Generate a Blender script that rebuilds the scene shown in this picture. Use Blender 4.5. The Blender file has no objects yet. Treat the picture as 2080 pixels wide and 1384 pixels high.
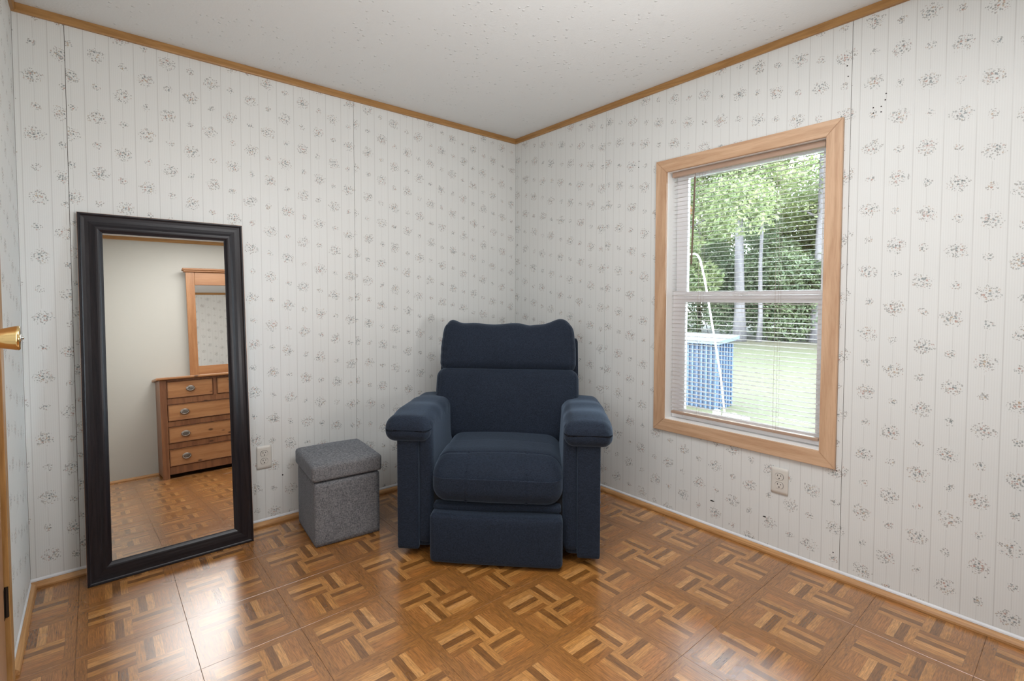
import bpy, bmesh, math, random
import numpy as np
from mathutils import Vector, Matrix
random.seed(7)
SC = bpy.context.scene
COL = SC.collection
R = math.radians

# ------------------------------------------------------------------ camera, world, lights, exposure
W_ROOM, D_ROOM, H_ROOM = 2.585, 3.20, 2.290      # room: x -W..0, y -D..0
GROUND = -0.70                                    # the yard lies lower than the floor

cam_d = bpy.data.cameras.new('camera'); cam = bpy.data.objects.new('camera', cam_d); COL.objects.link(cam)
yaw, pit = 0.6825, -0.0363
fw = Vector((math.sin(yaw)*math.cos(pit), math.cos(yaw)*math.cos(pit), math.sin(pit)))
rt = Vector((math.cos(yaw), -math.sin(yaw), 0)); up = rt.cross(fw)
m = Matrix((rt, up, -fw)).transposed().to_4x4(); m.translation = Vector((-2.3641, -2.6575, 1.1545))
cam.matrix_world = m
cam_d.sensor_width = 36; cam_d.lens = 998.75*36/2080
cam_d.shift_x = 37.7/2080; cam_d.shift_y = -48.12/2080
cam_d.clip_start = 0.02; cam_d.clip_end = 300
SC.camera = cam

wd = bpy.data.worlds.new('sky'); SC.world = wd; wd.use_nodes = True
bg = wd.node_tree.nodes['Background']
bg.inputs[0].default_value = (0.76, 0.88, 1.0, 1); bg.inputs[1].default_value = 24.0

def light(name, kind, loc, target, power, color=(1, 1, 1), **kw):
    d = bpy.data.lights.new(name, kind); d.energy = power; d.color = color
    for k, v in kw.items(): setattr(d, k, v)
    o = bpy.data.objects.new(name, d); COL.objects.link(o); o.location = loc
    o.rotation_euler = (Vector(target)-Vector(loc)).to_track_quat('-Z', 'Y').to_euler()
    return o
light('sun', 'SUN', (0, 0, 20), (8, 6, 6), 8.0, (1.0, 0.96, 0.88), angle=R(2))
light('overhead_fill', 'AREA', (-1.45, -2.15, 2.272), (-1.45, -2.15, 0), 29, (0.985, 0.985, 1.0), shape='DISK', size=1.1)  # added overhead fill for the room; no ceiling fixture behind it
light('left_side_fill', 'AREA', (-2.572, -2.05, 1.05), (0, -2.05, 0.85), 19, (0.97, 0.98, 1.0), shape='RECTANGLE', size=0.8, size_y=1.5)  # added fill against the solid left wall, lifts the lower right wall
light('bounced_flash', 'SPOT', (-1.15, -2.62, 1.00), (-1.55, -1.35, 2.29), 90, (1.0, 0.99, 0.985), spot_size=R(130), spot_blend=1.0, shadow_soft_size=0.12)
SC.view_settings.view_transform = 'Standard'; SC.view_settings.look = 'None'
SC.view_settings.exposure = 0.0; SC.view_settings.gamma = 1.0; SC.view_settings.use_curve_mapping = False

# ------------------------------------------------------------------ helpers: objects
def link(name, me, mat=None, parent=None):
    o = bpy.data.objects.new(name, me); COL.objects.link(o)
    if mat is not None and len(me.materials) == 0: me.materials.append(mat)
    if parent is not None: o.parent = parent
    return o
def obj(name, bm, mat, parent=None, smooth=False):
    me = bpy.data.meshes.new(name); bm.normal_update(); bm.to_mesh(me); bm.free()
    if smooth:
        for p in me.polygons: p.use_smooth = True
    return link(name, me, mat, parent)
def thing(name, label, cat, loc=(0, 0, 0), rotz=0, group=None):
    o = bpy.data.objects.new(name, None); COL.objects.link(o); o.empty_display_size = 0.1
    o.location = loc; o.rotation_euler = (0, 0, rotz); tag(o, label, cat, group); return o
def tag(o, label, cat, group=None):
    o['label'] = label; o['category'] = cat
    if group: o['group'] = group
    return o
def struct(name, bm, mat, smooth=False):
    o = obj(name, bm, mat, None, smooth); o['kind'] = 'structure'; return o
def struct_empty(name, loc=(0, 0, 0), rotz=0):
    o = bpy.data.objects.new(name, None); COL.objects.link(o); o.location = loc
    o.rotation_euler = (0, 0, rotz); o['kind'] = 'structure'; return o
def bx(bm, x0, x1, y0, y1, z0, z1, bev=0.0, seg=2):
    x0, x1 = sorted((x0, x1)); y0, y1 = sorted((y0, y1)); z0, z1 = sorted((z0, z1))
    r = bmesh.ops.create_cube(bm, size=1.0)
    for v in r['verts']:
        v.co = Vector((x0+(v.co.x+.5)*(x1-x0), y0+(v.co.y+.5)*(y1-y0), z0+(v.co.z+.5)*(z1-z0)))
    if bev:
        es = list({e for v in r['verts'] for e in v.link_edges})
        bmesh.ops.bevel(bm, geom=es, offset=bev, segments=seg, profile=0.5, affect='EDGES')
def box(x0, x1, y0, y1, z0, z1, bev=0.0, seg=2):
    bm = bmesh.new(); bx(bm, x0, x1, y0, y1, z0, z1, bev, seg); return bm
def prism(bm, pts, axis, a0, a1):
    """extrude a closed 2-D outline along axis ('x','y','z'); pts are the two other coordinates in order"""
    def mk(p, a):
        return {'x': (a, p[0], p[1]), 'y': (p[0], a, p[1]), 'z': (p[0], p[1], a)}[axis]
    A = [bm.verts.new(mk(p, a0)) for p in pts]; B = [bm.verts.new(mk(p, a1)) for p in pts]
    n = len(pts); fs = []
    for i in range(n): fs.append(bm.faces.new((A[i], A[(i+1) % n], B[(i+1) % n], B[i])))
    fs.append(bm.faces.new(A[::-1])); fs.append(bm.faces.new(B))
    bmesh.ops.recalc_face_normals(bm, faces=fs)
def tube(bm, pts, r, n=8):
    pts = [Vector(p) for p in pts]; rings = []
    prev = None
    for i, p in enumerate(pts):
        t = (pts[min(i+1, len(pts)-1)]-pts[max(i-1, 0)]).normalized()
        if prev is None: a = t.orthogonal().normalized()
        else:
            a = prev-t*prev.dot(t); a.normalize()
        prev = a; b = t.cross(a); rr = r[i] if isinstance(r, (list, tuple)) else r
        rings.append([bm.verts.new(p+(a*math.cos(2*math.pi*k/n)+b*math.sin(2*math.pi*k/n))*rr) for k in range(n)])
    for i in range(len(rings)-1):
        for k in range(n): bm.faces.new((rings[i][k], rings[i][(k+1) % n], rings[i+1][(k+1) % n], rings[i+1][k]))
    bm.faces.new(rings[0][::-1]); bm.faces.new(rings[-1])
def lathe(bm, prof, n=24, mat=None):
    """prof: (radius, height) pairs around z"""
    rings = []
    vs0 = len(bm.verts)
    for r, h in prof:
        rings.append([bm.verts.new((r*math.cos(2*math.pi*k/n), r*math.sin(2*math.pi*k/n), h)) for k in range(n)])
    for i in range(len(rings)-1):
        for k in range(n): bm.faces.new((rings[i][k], rings[i][(k+1) % n], rings[i+1][(k+1) % n], rings[i+1][k]))
    bm.faces.new(rings[0][::-1]); bm.faces.new(rings[-1])
    if mat is not None:
        bm.verts.ensure_lookup_table()
        for v in bm.verts[vs0:]: v.co = mat @ v.co
def softbox(name, c, s, r, mat, parent, n=20, fn=None):
    """rounded box of half sizes s about c; fn(v, p) -> extra deformation; p is the position on the unit cube"""
    if isinstance(n, int): n = (n, n, n)
    bm = bmesh.new(); seen = {}
    def V(i, j, k):
        key = (i, j, k)
        if key not in seen:
            p = [2*i/n[0]-1, 2*j/n[1]-1, 2*k/n[2]-1]
            v = [0, 0, 0]; d = [0, 0, 0]
            for a in range(3):
                rr = min(r, s[a]*0.999); inner = s[a]-rr; x = p[a]*s[a]
                q = max(-inner, min(inner, x)); d[a] = (x-q)/rr; v[a] = q
            L = math.sqrt(sum(t*t for t in d)) or 1; f = 1/L if L > 1e-6 else 0
            mx = max(abs(t) for t in d)
            out = Vector([v[a]+d[a]*f*mx*min(r, s[a]*0.999) for a in range(3)])
            if fn: out = fn(out, p)
            seen[key] = bm.verts.new(out+Vector(c))
        return seen[key]
    for a in range(3):
        b, cc = (a+1) % 3, (a+2) % 3
        for side in (0, n[a]):
            for i in range(n[b]):
                for j in range(n[cc]):
                    ks = []
                    for di, dj in ((0, 0), (1, 0), (1, 1), (0, 1)):
                        t = [0, 0, 0]; t[a] = side; t[b] = i+di; t[cc] = j+dj; ks.append(V(*t))
                    bm.faces.new(ks if side else ks[::-1])
    return obj(name, bm, mat, parent, True)

# ------------------------------------------------------------------ helpers: materials
class G:
    """tiny node-expression helper"""
    def __init__(s, name):
        s.mat = bpy.data.materials.new(name); s.mat.use_nodes = True; s.nt = s.mat.node_tree
        s.b = s.nt.nodes['Principled BSDF']; s.out = s.nt.nodes['Material Output']
    def n(s, t, **kw):
        x = s.nt.nodes.new(t)
        for k, v in kw.items(): setattr(x, k, v)
        return x
    def put(s, sock, v):
        if hasattr(v, 'default_value') or hasattr(v, 'is_linked'): s.nt.links.new(v, sock)
        else: sock.default_value = v
    def m(s, op, a, b=0.0, c=0.0, clamp=False):
        x = s.n('ShaderNodeMath', operation=op, use_clamp=clamp)
        s.put(x.inputs[0], a); s.put(x.inputs[1], b); s.put(x.inputs[2], c); return x.outputs[0]
    def ss(s, v, a, b, lo=0.0, hi=1.0):
        x = s.n('ShaderNodeMapRange', interpolation_type='SMOOTHSTEP')
        s.put(x.inputs[0], v); x.inputs[1].default_value = a; x.inputs[2].default_value = b
        x.inputs[3].default_value = lo; x.inputs[4].default_value = hi; return x.outputs[0]
    def comb(s, x=0.0, y=0.0, z=0.0):
        c = s.n('ShaderNodeCombineXYZ')
        for i, v in enumerate((x, y, z)): s.put(c.inputs[i], v)
        return c.outputs[0]
    def sep(s, v):
        c = s.n('ShaderNodeSeparateXYZ'); s.put(c.inputs[0], v); return c.outputs
    def obj(s): return s.n('ShaderNodeTexCoord').outputs['Object']
    def uv(s): return s.n('ShaderNodeTexCoord').outputs['UV']
    def rnd(s): return s.n('ShaderNodeObjectInfo').outputs['Random']
    def white(s, v):
        x = s.n('ShaderNodeTexWhiteNoise', noise_dimensions='3D'); s.put(x.inputs['Vector'], v); return x.outputs
    def noise(s, v, scale, detail=2.0, rough=0.5, dist=0.0):
        x = s.n('ShaderNodeTexNoise'); s.put(x.inputs['Vector'], v); x.inputs['Scale'].default_value = scale
        x.inputs['Detail'].default_value = detail; x.inputs['Roughness'].default_value = rough
        x.inputs['Distortion'].default_value = dist; return x.outputs
    def vor(s, v, scale, dim='2D', feature='F1', rand=1.0):
        x = s.n('ShaderNodeTexVoronoi', voronoi_dimensions=dim, feature=feature)
        s.put(x.inputs['Vector'], v); x.inputs['Scale'].default_value = scale; x.inputs['Randomness'].default_value = rand
        return x.outputs
    def ramp(s, v, stops, mode='LINEAR'):
        x = s.n('ShaderNodeValToRGB'); x.color_ramp.interpolation = mode; e = x.color_ramp.elements
        while len(e) < len(stops): e.new(0.5)
        for i, (p, c) in enumerate(stops):
            e[i].position = p
        for i, (p, c) in enumerate(stops):
            e[i].color = (*c, 1)
        s.put(x.inputs[0], v); return x.outputs[0]
    def mix(s, f, a, b, mode='MIX'):
        x = s.n('ShaderNodeMix', data_type='RGBA', blend_type=mode); s.put(x.inputs[0], f)
        for i, v in ((6, a), (7, b)):
            if isinstance(v, tuple) and len(v) == 3: v = (*v, 1)
            s.put(x.inputs[i], v)
        return x.outputs[2]
    def bump(s, h, strength=0.3, dist=0.002):
        x = s.n('ShaderNodeBump'); s.put(x.inputs['Height'], h); x.inputs['Strength'].default_value = strength
        x.inputs['Distance'].default_value = dist; s.nt.links.new(x.outputs[0], s.b.inputs['Normal'])
    def base(s, v):
        if isinstance(v, tuple) and len(v) == 3: v = (*v, 1)
        s.put(s.b.inputs['Base Color'], v)
    def set(s, **kw):
        for k, v in kw.items(): s.put(s.b.inputs[k.replace('_', ' ')], v)
        return s
def lin(r, g, b):
    return tuple(((c/255)/12.92 if c/255 <= .04045 else ((c/255+.055)/1.055)**2.4) for c in (r, g, b))

def plain(name, col, rough=0.5, metal=0.0, spec=0.5, bump=0.0, bscale=200.0, vary=0.06):
    g = G(name); co = g.obj(); nz = g.noise(co, bscale if bump else 14.0, 3.0)[0]
    v = g.ss(nz, 0.3, 0.7, 1-vary, 1+vary)
    g.base(g.mix(1.0, col, g.comb(v, v, v), 'MULTIPLY'))
    g.set(Roughness=rough, Metallic=metal); g.b.inputs['Specular IOR Level'].default_value = spec
    if bump: g.bump(nz, bump, 0.001)
    return g.mat

def wood(name, light_c, dark_c, axis='x', scale=1.0, rough=0.4, knots=False, ring=9.0, spec=0.5, contrast=1.0):
    """grain stretched along one local axis"""
    g = G(name); x, y, z = g.sep(g.obj()); r = g.rnd(); off = g.m('MULTIPLY', r, 17.0)
    st = 0.06
    sx = g.m('MULTIPLY', x, st if axis == 'x' else 1.0); sy = g.m('MULTIPLY', y, st if axis == 'y' else 1.0)
    sz = g.m('MULTIPLY', z, st if axis == 'z' else 1.0)
    v = g.comb(g.m('ADD', sx, off), g.m('ADD', sy, off), g.m('ADD', sz, off))
    n1 = g.noise(v, 22*scale, 2.0, .5, .3)[0]
    rings = g.m('SINE', g.m('MULTIPLY', n1, ring*6.28))
    fine = g.noise(v, 330*scale, 3.0, .6)[0]
    f = g.m('ADD', g.m('MULTIPLY', g.m('ADD', rings, 1.0), 0.28*contrast), g.m('MULTIPLY', g.ss(fine, .35, .75), 0.45*contrast), clamp=True)
    col = g.mix(f, light_c, dark_c)
    if knots:
        kv = g.comb(g.m('MULTIPLY', x, 3.0), g.m('MULTIPLY', y, 3.0), g.m('ADD', g.m('MULTIPLY', z, 6.0), off))
        d = g.vor(kv, 1.6, '3D')[0]
        col = g.mix(g.ss(d, 0.05, 0.13, 0.85, 0.0), col, (0.05, 0.02, 0.01))
    g.base(col); g.set(Roughness=rough); g.b.inputs['Specular IOR Level'].default_value = spec
    g.bump(fine, 0.15, 0.0006)
    return g.mat

def wallpaper_mat():
    g = G('wallpaper'); u, v, _ = g.sep(g.uv())
    CW, RH = 0.0837, 0.1203
    cu = g.m('DIVIDE', u, CW); c = g.m('FLOOR', cu); fu = g.m('SUBTRACT', g.m('SUBTRACT', cu, c), 0.5)
    lu = g.m('MULTIPLY', fu, CW)
    ph = g.m('MULTIPLY', c, 0.0985)
    rv = g.m('DIVIDE', g.m('SUBTRACT', v, ph), RH); rr = g.m('FLOOR', rv)
    lv = g.m('MULTIPLY', g.m('SUBTRACT', g.m('SUBTRACT', rv, rr), 0.5), RH)
    big = g.m('ABSOLUTE', g.m('MODULO', rr, 2.0))
    wn = g.white(g.comb(c, rr, 3.7)); wr = g.sep(wn[1])
    lu2 = g.m('ADD', lu, g.m('MULTIPLY', g.m('SUBTRACT', wr[0], .5), .010))
    lv2 = g.m('ADD', lv, g.m('MULTIPLY', g.m('SUBTRACT', wr[1], .5), .016))
    Rr = g.m('ADD', 0.0155, g.m('MULTIPLY', big, 0.0145))
    d = g.m('SQRT', g.m('ADD', g.m('POWER', g.m('ABSOLUTE', lu2), 2.0), g.m('POWER', g.m('ABSOLUTE', g.m('MULTIPLY', lv2, 1.08)), 2.0)))
    offv = g.comb(g.m('ADD', lu2, g.m('MULTIPLY', wr[2], 7.0)), g.m('ADD', lv2, g.m('MULTIPLY', wn[0], 9.0)))
    lobes = g.noise(offv, 55.0, 1.0)[0]
    dn = g.m('DIVIDE', d, g.m('MULTIPLY', Rr, g.ss(lobes,   .25, .75, .74, 1.24)))
    inside = g.ss(dn, 0.96, 1.04, 1.0, 0.0)
    # leaves: short strokes, two directions
    wv = g.noise(offv, 240.0, 1.0)[1]; ws = g.sep(wv)
    warp = g.comb(g.m('ADD', g.m('MULTIPLY', ws[0], .005), g.m('ADD', lu2, g.m('MULTIPLY', wr[2], 7.0))),
                  g.m('ADD', g.m('MULTIPLY', ws[1], .005), g.m('ADD', lv2, g.m('MULTIPLY', wn[0], 9.0))))
    vo = g.vor(warp, 168.0); vcol = g.sep(vo[1])
    size = g.ss(vcol[0], 0.12, 0.9, 0.16, 0.44)
    leaf = g.ss(g.m('SUBTRACT', vo[0], size), -0.06, 0.06, 1.0, 0.0)
    leaf = g.m('MULTIPLY', leaf, inside)
    leaf = g.m('MULTIPLY', leaf, g.ss(vcol[1], 0.10, 0.16))
    lc = g.ramp(vcol[2], [(0, (.225, .215, .20)), (.42, (.175, .185, .17)), (.62, (.20, .245, .25)), (.76, (.44, .30, .27)), (.88, (.40, .31, .22))], 'CONSTANT')
    leafstr = g.m('MULTIPLY', leaf, 0.66)
    # blossoms: fewer, larger, near the middle
    vf = g.vor(offv, 100.0); fc = g.sep(vf[1])
    fl = g.ss(vf[0], 0.28, 0.38, 1.0, 0.0)
    fl = g.m('MULTIPLY', g.m('MULTIPLY', fl, g.ss(dn, .5, .6, 1.0, 0.0)), g.ss(fc[0], .35, .4))
    fcol = g.ramp(fc[1], [(0, (.12, .16, .17)), (.4, (.42, .22, .17)), (.65, (.14, .19, .21)), (.85, (.45, .33, .20))], 'CONSTANT')
    # stripes
    e1 = g.m('SUBTRACT', 0.5, g.m('ABSOLUTE', fu))
    s1 = g.ss(e1, 0.008, 0.026, 0.30, 0.0)
    gapm = g.ss(dn, 1.15, 1.3)
    s2 = g.m('MULTIPLY', g.ss(g.m('ABSOLUTE', fu), 0.004, 0.016, 0.24, 0.0), gapm)
    pin = g.m('MULTIPLY', g.m('ADD', g.m('SINE', g.m('MULTIPLY', cu, 6.2832*13)), 1.0), 0.030)
    tot = g.m('ADD', g.m('ADD', s1, s2), pin)
    paper = g.mix(tot, (0.715, 0.735, 0.725), (0.30, 0.29, 0.275))
    soft = g.noise(g.comb(u, v, 0.0), 2.3, 2.0)[0]
    sv = g.ss(soft, .3, .7, .985, 1.015); paper = g.mix(1.0, paper, g.comb(sv, sv, sv), 'MULTIPLY')
    col = g.mix(leafstr, paper, lc); col = g.mix(g.m('MULTIPLY', fl, .68), col, fcol)
    g.base(col)
    g.set(Roughness=g.m('SUBTRACT', 0.52, g.m('MULTIPLY', g.m('ADD', s1, s2), 0.8)))
    g.b.inputs['Specular IOR Level'].default_value = 0.35
    fine = g.noise(g.comb(u, v, 0.0), 600.0, 2.0)[0]
    g.bump(g.m('ADD', g.m('MULTIPLY', fine, .25), g.m('MULTIPLY', tot, -1.5)), 0.18, 0.0006)
    return g.mat

def tile_mat():
    g = G('parquet_vinyl'); x, y, _ = g.sep(g.obj()); rn = g.rnd()
    s = g.m('ADD', g.m('DIVIDE', x, .3048), 0.5); t = g.m('SUBTRACT', 0.5, g.m('DIVIDE', y, .3048))
    es = g.m('MINIMUM', s, g.m('SUBTRACT', 1.0, s)); et = g.m('MINIMUM', t, g.m('SUBTRACT', 1.0, t))
    e = g.m('MINIMUM', es, et); B = 0.098
    border = g.m('LESS_THAN', e, B)
    a = g.m('DIVIDE', g.m('SUBTRACT', s, B), 1-2*B); b = g.m('DIVIDE', g.m('SUBTRACT', t, B), 1-2*B)
    ah = g.m('GREATER_THAN', a, .5); bh = g.m('GREATER_THAN', b, .5)
    q = g.m('SUBTRACT', 1.0, g.m('ABSOLUTE', g.m('SUBTRACT', ah, bh)))     # 1: strips run along s
    ia = g.m('MINIMUM', g.m('MAXIMUM', g.m('FLOOR', g.m('MULTIPLY', a, 10)), 0.0), 9.0)
    ib = g.m('MINIMUM', g.m('MAXIMUM', g.m('FLOOR', g.m('MULTIPLY', b, 10)), 0.0), 9.0)
    idx = g.m('ADD', g.m('MULTIPLY', q, ib), g.m('MULTIPLY', g.m('SUBTRACT', 1.0, q), g.m('ADD', ia, 10.0)))
    L, Wh, Dk, M, Br, O = lin(174, 121, 62), lin(188, 136, 78), lin(122, 79, 34), lin(156, 103, 50), lin(140, 91, 41), lin(162, 105, 48)
    seq = [L, Wh, Dk, L, Br,   L, Dk, L, M, O,    M, M, L, Dk, L,   L, Dk, Wh, M, M]
    strip = g.ramp(g.m('DIVIDE', g.m('ADD', idx, 0.5), 20.0), [(max(0, i/20), c) for i, c in enumerate(seq)], 'CONSTANT')
    along_s = g.m('ADD', g.m('MULTIPLY', g.m('SUBTRACT', 1.0, border), q), g.m('MULTIPLY', border, g.m('LESS_THAN', et, es)))
    bcol = lin(144, 95, 44)
    col = g.mix(border, strip, bcol)
    # grain, stretched along the strip
    o = g.m('ADD', g.m('MULTIPLY', idx, 3.7), g.m('MULTIPLY', rn, 11.0))
    g1 = g.comb(g.m('ADD', g.m('MULTIPLY', s, .09), o), g.m('ADD', t, o), 0.0)
    g2 = g.comb(g.m('ADD', g.m('MULTIPLY', t, .09), o), g.m('ADD', s, o), 0.0)
    mixv = g.n('ShaderNodeMix', data_type='VECTOR'); g.put(mixv.inputs[0], along_s); g.put(mixv.inputs[4], g2); g.put(mixv.inputs[5], g1)
    gv = mixv.outputs[1]
    n1 = g.noise(gv, 26.0, 2.0, .5, .4)[0]; rings = g.m('SINE', g.m('MULTIPLY', n1, 50.0))
    n2 = g.noise(gv, 70.0, 4.0, .65)[0]
    f = g.m('ADD', g.ss(n2, .3, .7, .70, 1.30), g.m('MULTIPLY', rings, 0.12))
    blotch = g.noise(g.comb(s, t, g.m('MULTIPLY', rn, 9.0)), 2.5, 2.0)[0]
    f = g.m('MULTIPLY', f, g.ss(blotch, .3, .7, .94, 1.06)); f = g.m('MULTIPLY', f, g.m('ADD', .96, g.m('MULTIPLY', rn, .08)))
    # dark hairlines between strips and at the frame
    fa = g.m('FRACT', g.m('MULTIPLY', a, 10)); fb = g.m('FRACT', g.m('MULTIPLY', b, 10))
    fr = g.m('ADD', g.m('MULTIPLY', q, fb), g.m('MULTIPLY', g.m('SUBTRACT', 1.0, q), fa))
    hl = g.m('MINIMUM', fr, g.m('SUBTRACT', 1.0, fr))
    line = g.m('MULTIPLY', g.ss(hl, .0, .06, .28, 0.0), g.m('SUBTRACT', 1.0, border))
    edge = g.ss(g.m('ABSOLUTE', g.m('SUBTRACT', e, B)), 0.0, 0.006, .22, 0.0)
    f = g.m('MULTIPLY', f, g.m('SUBTRACT', 1.0, g.m('MAXIMUM', line, edge)))
    col = g.mix(1.0, col, g.comb(f, f, f), 'MULTIPLY')
    g.base(col)
    wear = g.noise(g.n('ShaderNodeNewGeometry').outputs['Position'], 3.0, 3.0)[0]
    g.set(Roughness=g.ss(wear, .3, .7, .25, .33)); g.b.inputs['Specular IOR Level'].default_value = 0.5; g.b.inputs['Coat Weight'].default_value = 0.9; g.b.inputs['Coat Roughness'].default_value = 0.24; g.b.inputs['Coat IOR'].default_value = 1.75
    emb = g.noise(g.n('ShaderNodeNewGeometry').outputs['Position'], 420.0, 2.0)[0]
    wavy = g.noise(g.n('ShaderNodeNewGeometry').outputs['Position'], 9.0, 1.0)[0]
    g.bump(g.m('ADD', g.m('MULTIPLY', emb, .35), g.m('ADD', g.m('MULTIPLY', wavy, 1.2), g.m('MULTIPLY', n2, .25))), 0.22, 0.0012)
    return g.mat

def ceiling_mat():
    g = G('ceiling_paint'); p = g.obj()
    v = g.vor(p, 42.0, '3D'); n = g.noise(p, 4.0, 1.0)[0]; vc = g.sep(v[1])
    blob = g.m('MULTIPLY', g.ss(v[0], .10, .30, 1.0, 0.0), g.m('MULTIPLY', g.ss(n, .36, .50), g.ss(vc[0], .55, .62)))
    fine = g.noise(p, 90.0, 3.0, .6)[0]
    g.base((0.70, 0.72, 0.72)); g.set(Roughness=0.8)
    g.bump(g.m('ADD', g.m('MULTIPLY', blob, 1.5), g.m('MULTIPLY', fine, .5)), 0.62, 0.0035)
    return g.mat

def fabric(name, c1, c2, scale=900.0, sheen=0.4, bump=0.35, streak=None, rough=0.85):
    g = G(name); x, y, z = g.sep(g.obj())
    s = 0.18
    va = g.comb(g.m('MULTIPLY', x, s), g.m('MULTIPLY', y, s), z); vb = g.comb(x, y, g.m('MULTIPLY', z, s))
    na = g.noise(va, scale, 2.0)[0]; nb = g.noise(vb, scale, 2.0)[0]
    w = g.m('MULTIPLY', g.m('ADD', na, nb), .5)
    big = g.noise(g.obj(), 7.0, 2.0)[0]
    f = g.m('ADD', g.ss(w, .38, .62), g.m('MULTIPLY', g.m('SUBTRACT', big, .5), .35), clamp=True)
    g.base(g.mix(f, c1, c2)); g.set(Roughness=rough); g.b.inputs['Sheen Weight'].default_value = sheen
    g.b.inputs['Sheen Roughness'].default_value = 0.45; g.b.inputs['Sheen Tint'].default_value = (.55, .74, 1, 1)
    g.b.inputs['Specular IOR Level'].default_value = 0.25
    g.bump(w, bump, 0.0012)
    return g.mat

M = {}
M['paper'] = wallpaper_mat(); M['tile'] = tile_mat(); M['ceil'] = ceiling_mat()
M['plainwall'] = plain('plain_wall', (0.49, 0.485, 0.44), .6, bump=.15, bscale=350., vary=.02)
M['seam'] = plain('seam_backing', (0.12, 0.09, 0.07), .8)
M['subfloor'] = plain('adhesive', (0.16, 0.10, 0.06), .7)
M['caulk'] = plain('caulk', (0.74, 0.77, 0.80), .5)
oakL, oakD = (0.43, 0.235, 0.082), (0.30, 0.15, 0.045)
M['oak_x'] = wood('honey_oak_x', oakL, oakD, 'x', .8, .38); M['oak_y'] = wood('honey_oak_y', oakL, oakD, 'y', .8, .38); M['oak_z'] = wood('honey_oak_z', oakL, oakD, 'z', .8, .38)
casL, casD = (0.62, 0.415, 0.265), (0.46, 0.275, 0.16)
M['cas_y'] = wood('pale_oak_y', casL, casD, 'y', .7, .42, ring=5); M['cas_z'] = wood('pale_oak_z', casL, casD, 'z', .7, .42, ring=5)
M['base_x'] = wood('baseboard_oak_x', (0.56, 0.31, 0.13), (0.40, 0.20, 0.075), 'x', .8, .38); M['base_y'] = wood('baseboard_oak_y', (0.56, 0.31, 0.13), (0.40, 0.20, 0.075), 'y', .8, .38)
M['doorwood'] = wood('door_wood', (0.40, 0.22, 0.11), (0.30, 0.15, 0.07), 'z', .6, .4)
M['white'] = plain('white_vinyl', (0.90, 0.89, 0.90), .35, vary=.01)
M['jamb'] = plain('white_paint', (0.90, 0.90, 0.88), .45, vary=.01)
M['brass'] = plain('polished_brass', (0.83, 0.60, 0.27), .13, 1.0, vary=.02)
M['steel'] = plain('bright_steel', (0.75, 0.74, 0.72), .2, 1.0, vary=.02)
M['darkmetal'] = plain('dark_metal', (0.06, 0.055, 0.05), .45, 1.0)
M['pewter'] = plain('pewter', (0.30, 0.27, 0.24), .32, 1.0)
M['plate'] = plain('outlet_plastic', (0.64, 0.62, 0.575), .35, vary=.02)
M['black'] = plain('black_plastic', (0.012, 0.012, 0.014), .5)
M['hole'] = plain('nail_hole', (0.02, 0.018, 0.016), .9)
M['navy'] = fabric('navy_fabric', (0.0050, 0.0085, 0.0165), (0.0150, 0.0235, 0.0420), 700., .20)
M['blackcloth'] = plain('black_dust_cloth', (0.006, 0.006, 0.008), .9)
M['grey'] = fabric('grey_linen', (0.088, 0.092, 0.102), (0.235, 0.238, 0.248), 620., .15)
M['frame'] = wood('espresso_wood', (0.012, 0.010, 0.014), (0.004, 0.004, 0.007), 'x', 1.0, .34, spec=.38)
M['frame_z'] = wood('espresso_wood_upright', (0.014, 0.011, 0.014), (0.004, 0.004, 0.007), 'z', 1.0, .34, spec=.38)
M['frame_edge'] = plain('bronze_edge', (0.34, 0.22, 0.16), .35, .7)
M['backing'] = plain('mirror_backing', (0.33, 0.31, 0.29), .7)
pineL, pineD = (0.40, 0.20, 0.085), (0.28, 0.12, 0.045)
M['pine_x'] = wood('pine_x', pineL, pineD, 'x', .6, .38, knots=True, ring=4); M['pine_z'] = wood('pine_z', pineL, pineD, 'z', .6, .38, knots=True, ring=4)
M['pine_dark'] = wood('pine_case', (0.24, 0.105, 0.045), (0.13, 0.05, 0.022), 'z', .6, .4, knots=True, ring=4)
gb = G('blind_slat'); gb.base((0.66, 0.63, 0.61)); gb.set(Roughness=.4); tb = gb.n('ShaderNodeBsdfTranslucent'); tb.inputs[0].default_value = (.80, .76, .75, 1); mb = gb.n('ShaderNodeMixShader'); mb.inputs[0].default_value = .45
gb.nt.links.new(gb.b.outputs[0], mb.inputs[1]); gb.nt.links.new(tb.outputs[0], mb.inputs[2]); gb.nt.links.new(mb.outputs[0], gb.out.inputs[0]); M['blind'] = gb.mat
M['blindrail'] = plain('blind_rail', (0.42, 0.29, 0.215), .4, vary=.04)
M['wand'] = plain('blind_wand', (0.12, 0.065, 0.035), .35)
M['cord'] = plain('cord', (0.42, 0.36, 0.30), .8)
gm = G('mirror_glass'); gm.base((0.90, 0.885, 0.86)); gm.set(Metallic=1.0, Roughness=0.004); M['mirror'] = gm.mat
gg = G('window_glass'); tr = gg.n('ShaderNodeBsdfTransparent'); gl = gg.n('ShaderNodeBsdfGlossy'); gl.inputs['Roughness'].default_value = 0.01
tr.inputs[0].default_value = (.95, .97, .96, 1); fr = gg.n('ShaderNodeFresnel'); fr.inputs[0].default_value = 1.45; mx = gg.n('ShaderNodeMixShader')
gg.nt.links.new(fr.outputs[0], mx.inputs[0]); gg.nt.links.new(tr.outputs[0], mx.inputs[1]); gg.nt.links.new(gl.outputs[0], mx.inputs[2]); gg.nt.links.new(mx.outputs[0], gg.out.inputs[0])
M['glass'] = gg.mat
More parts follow.
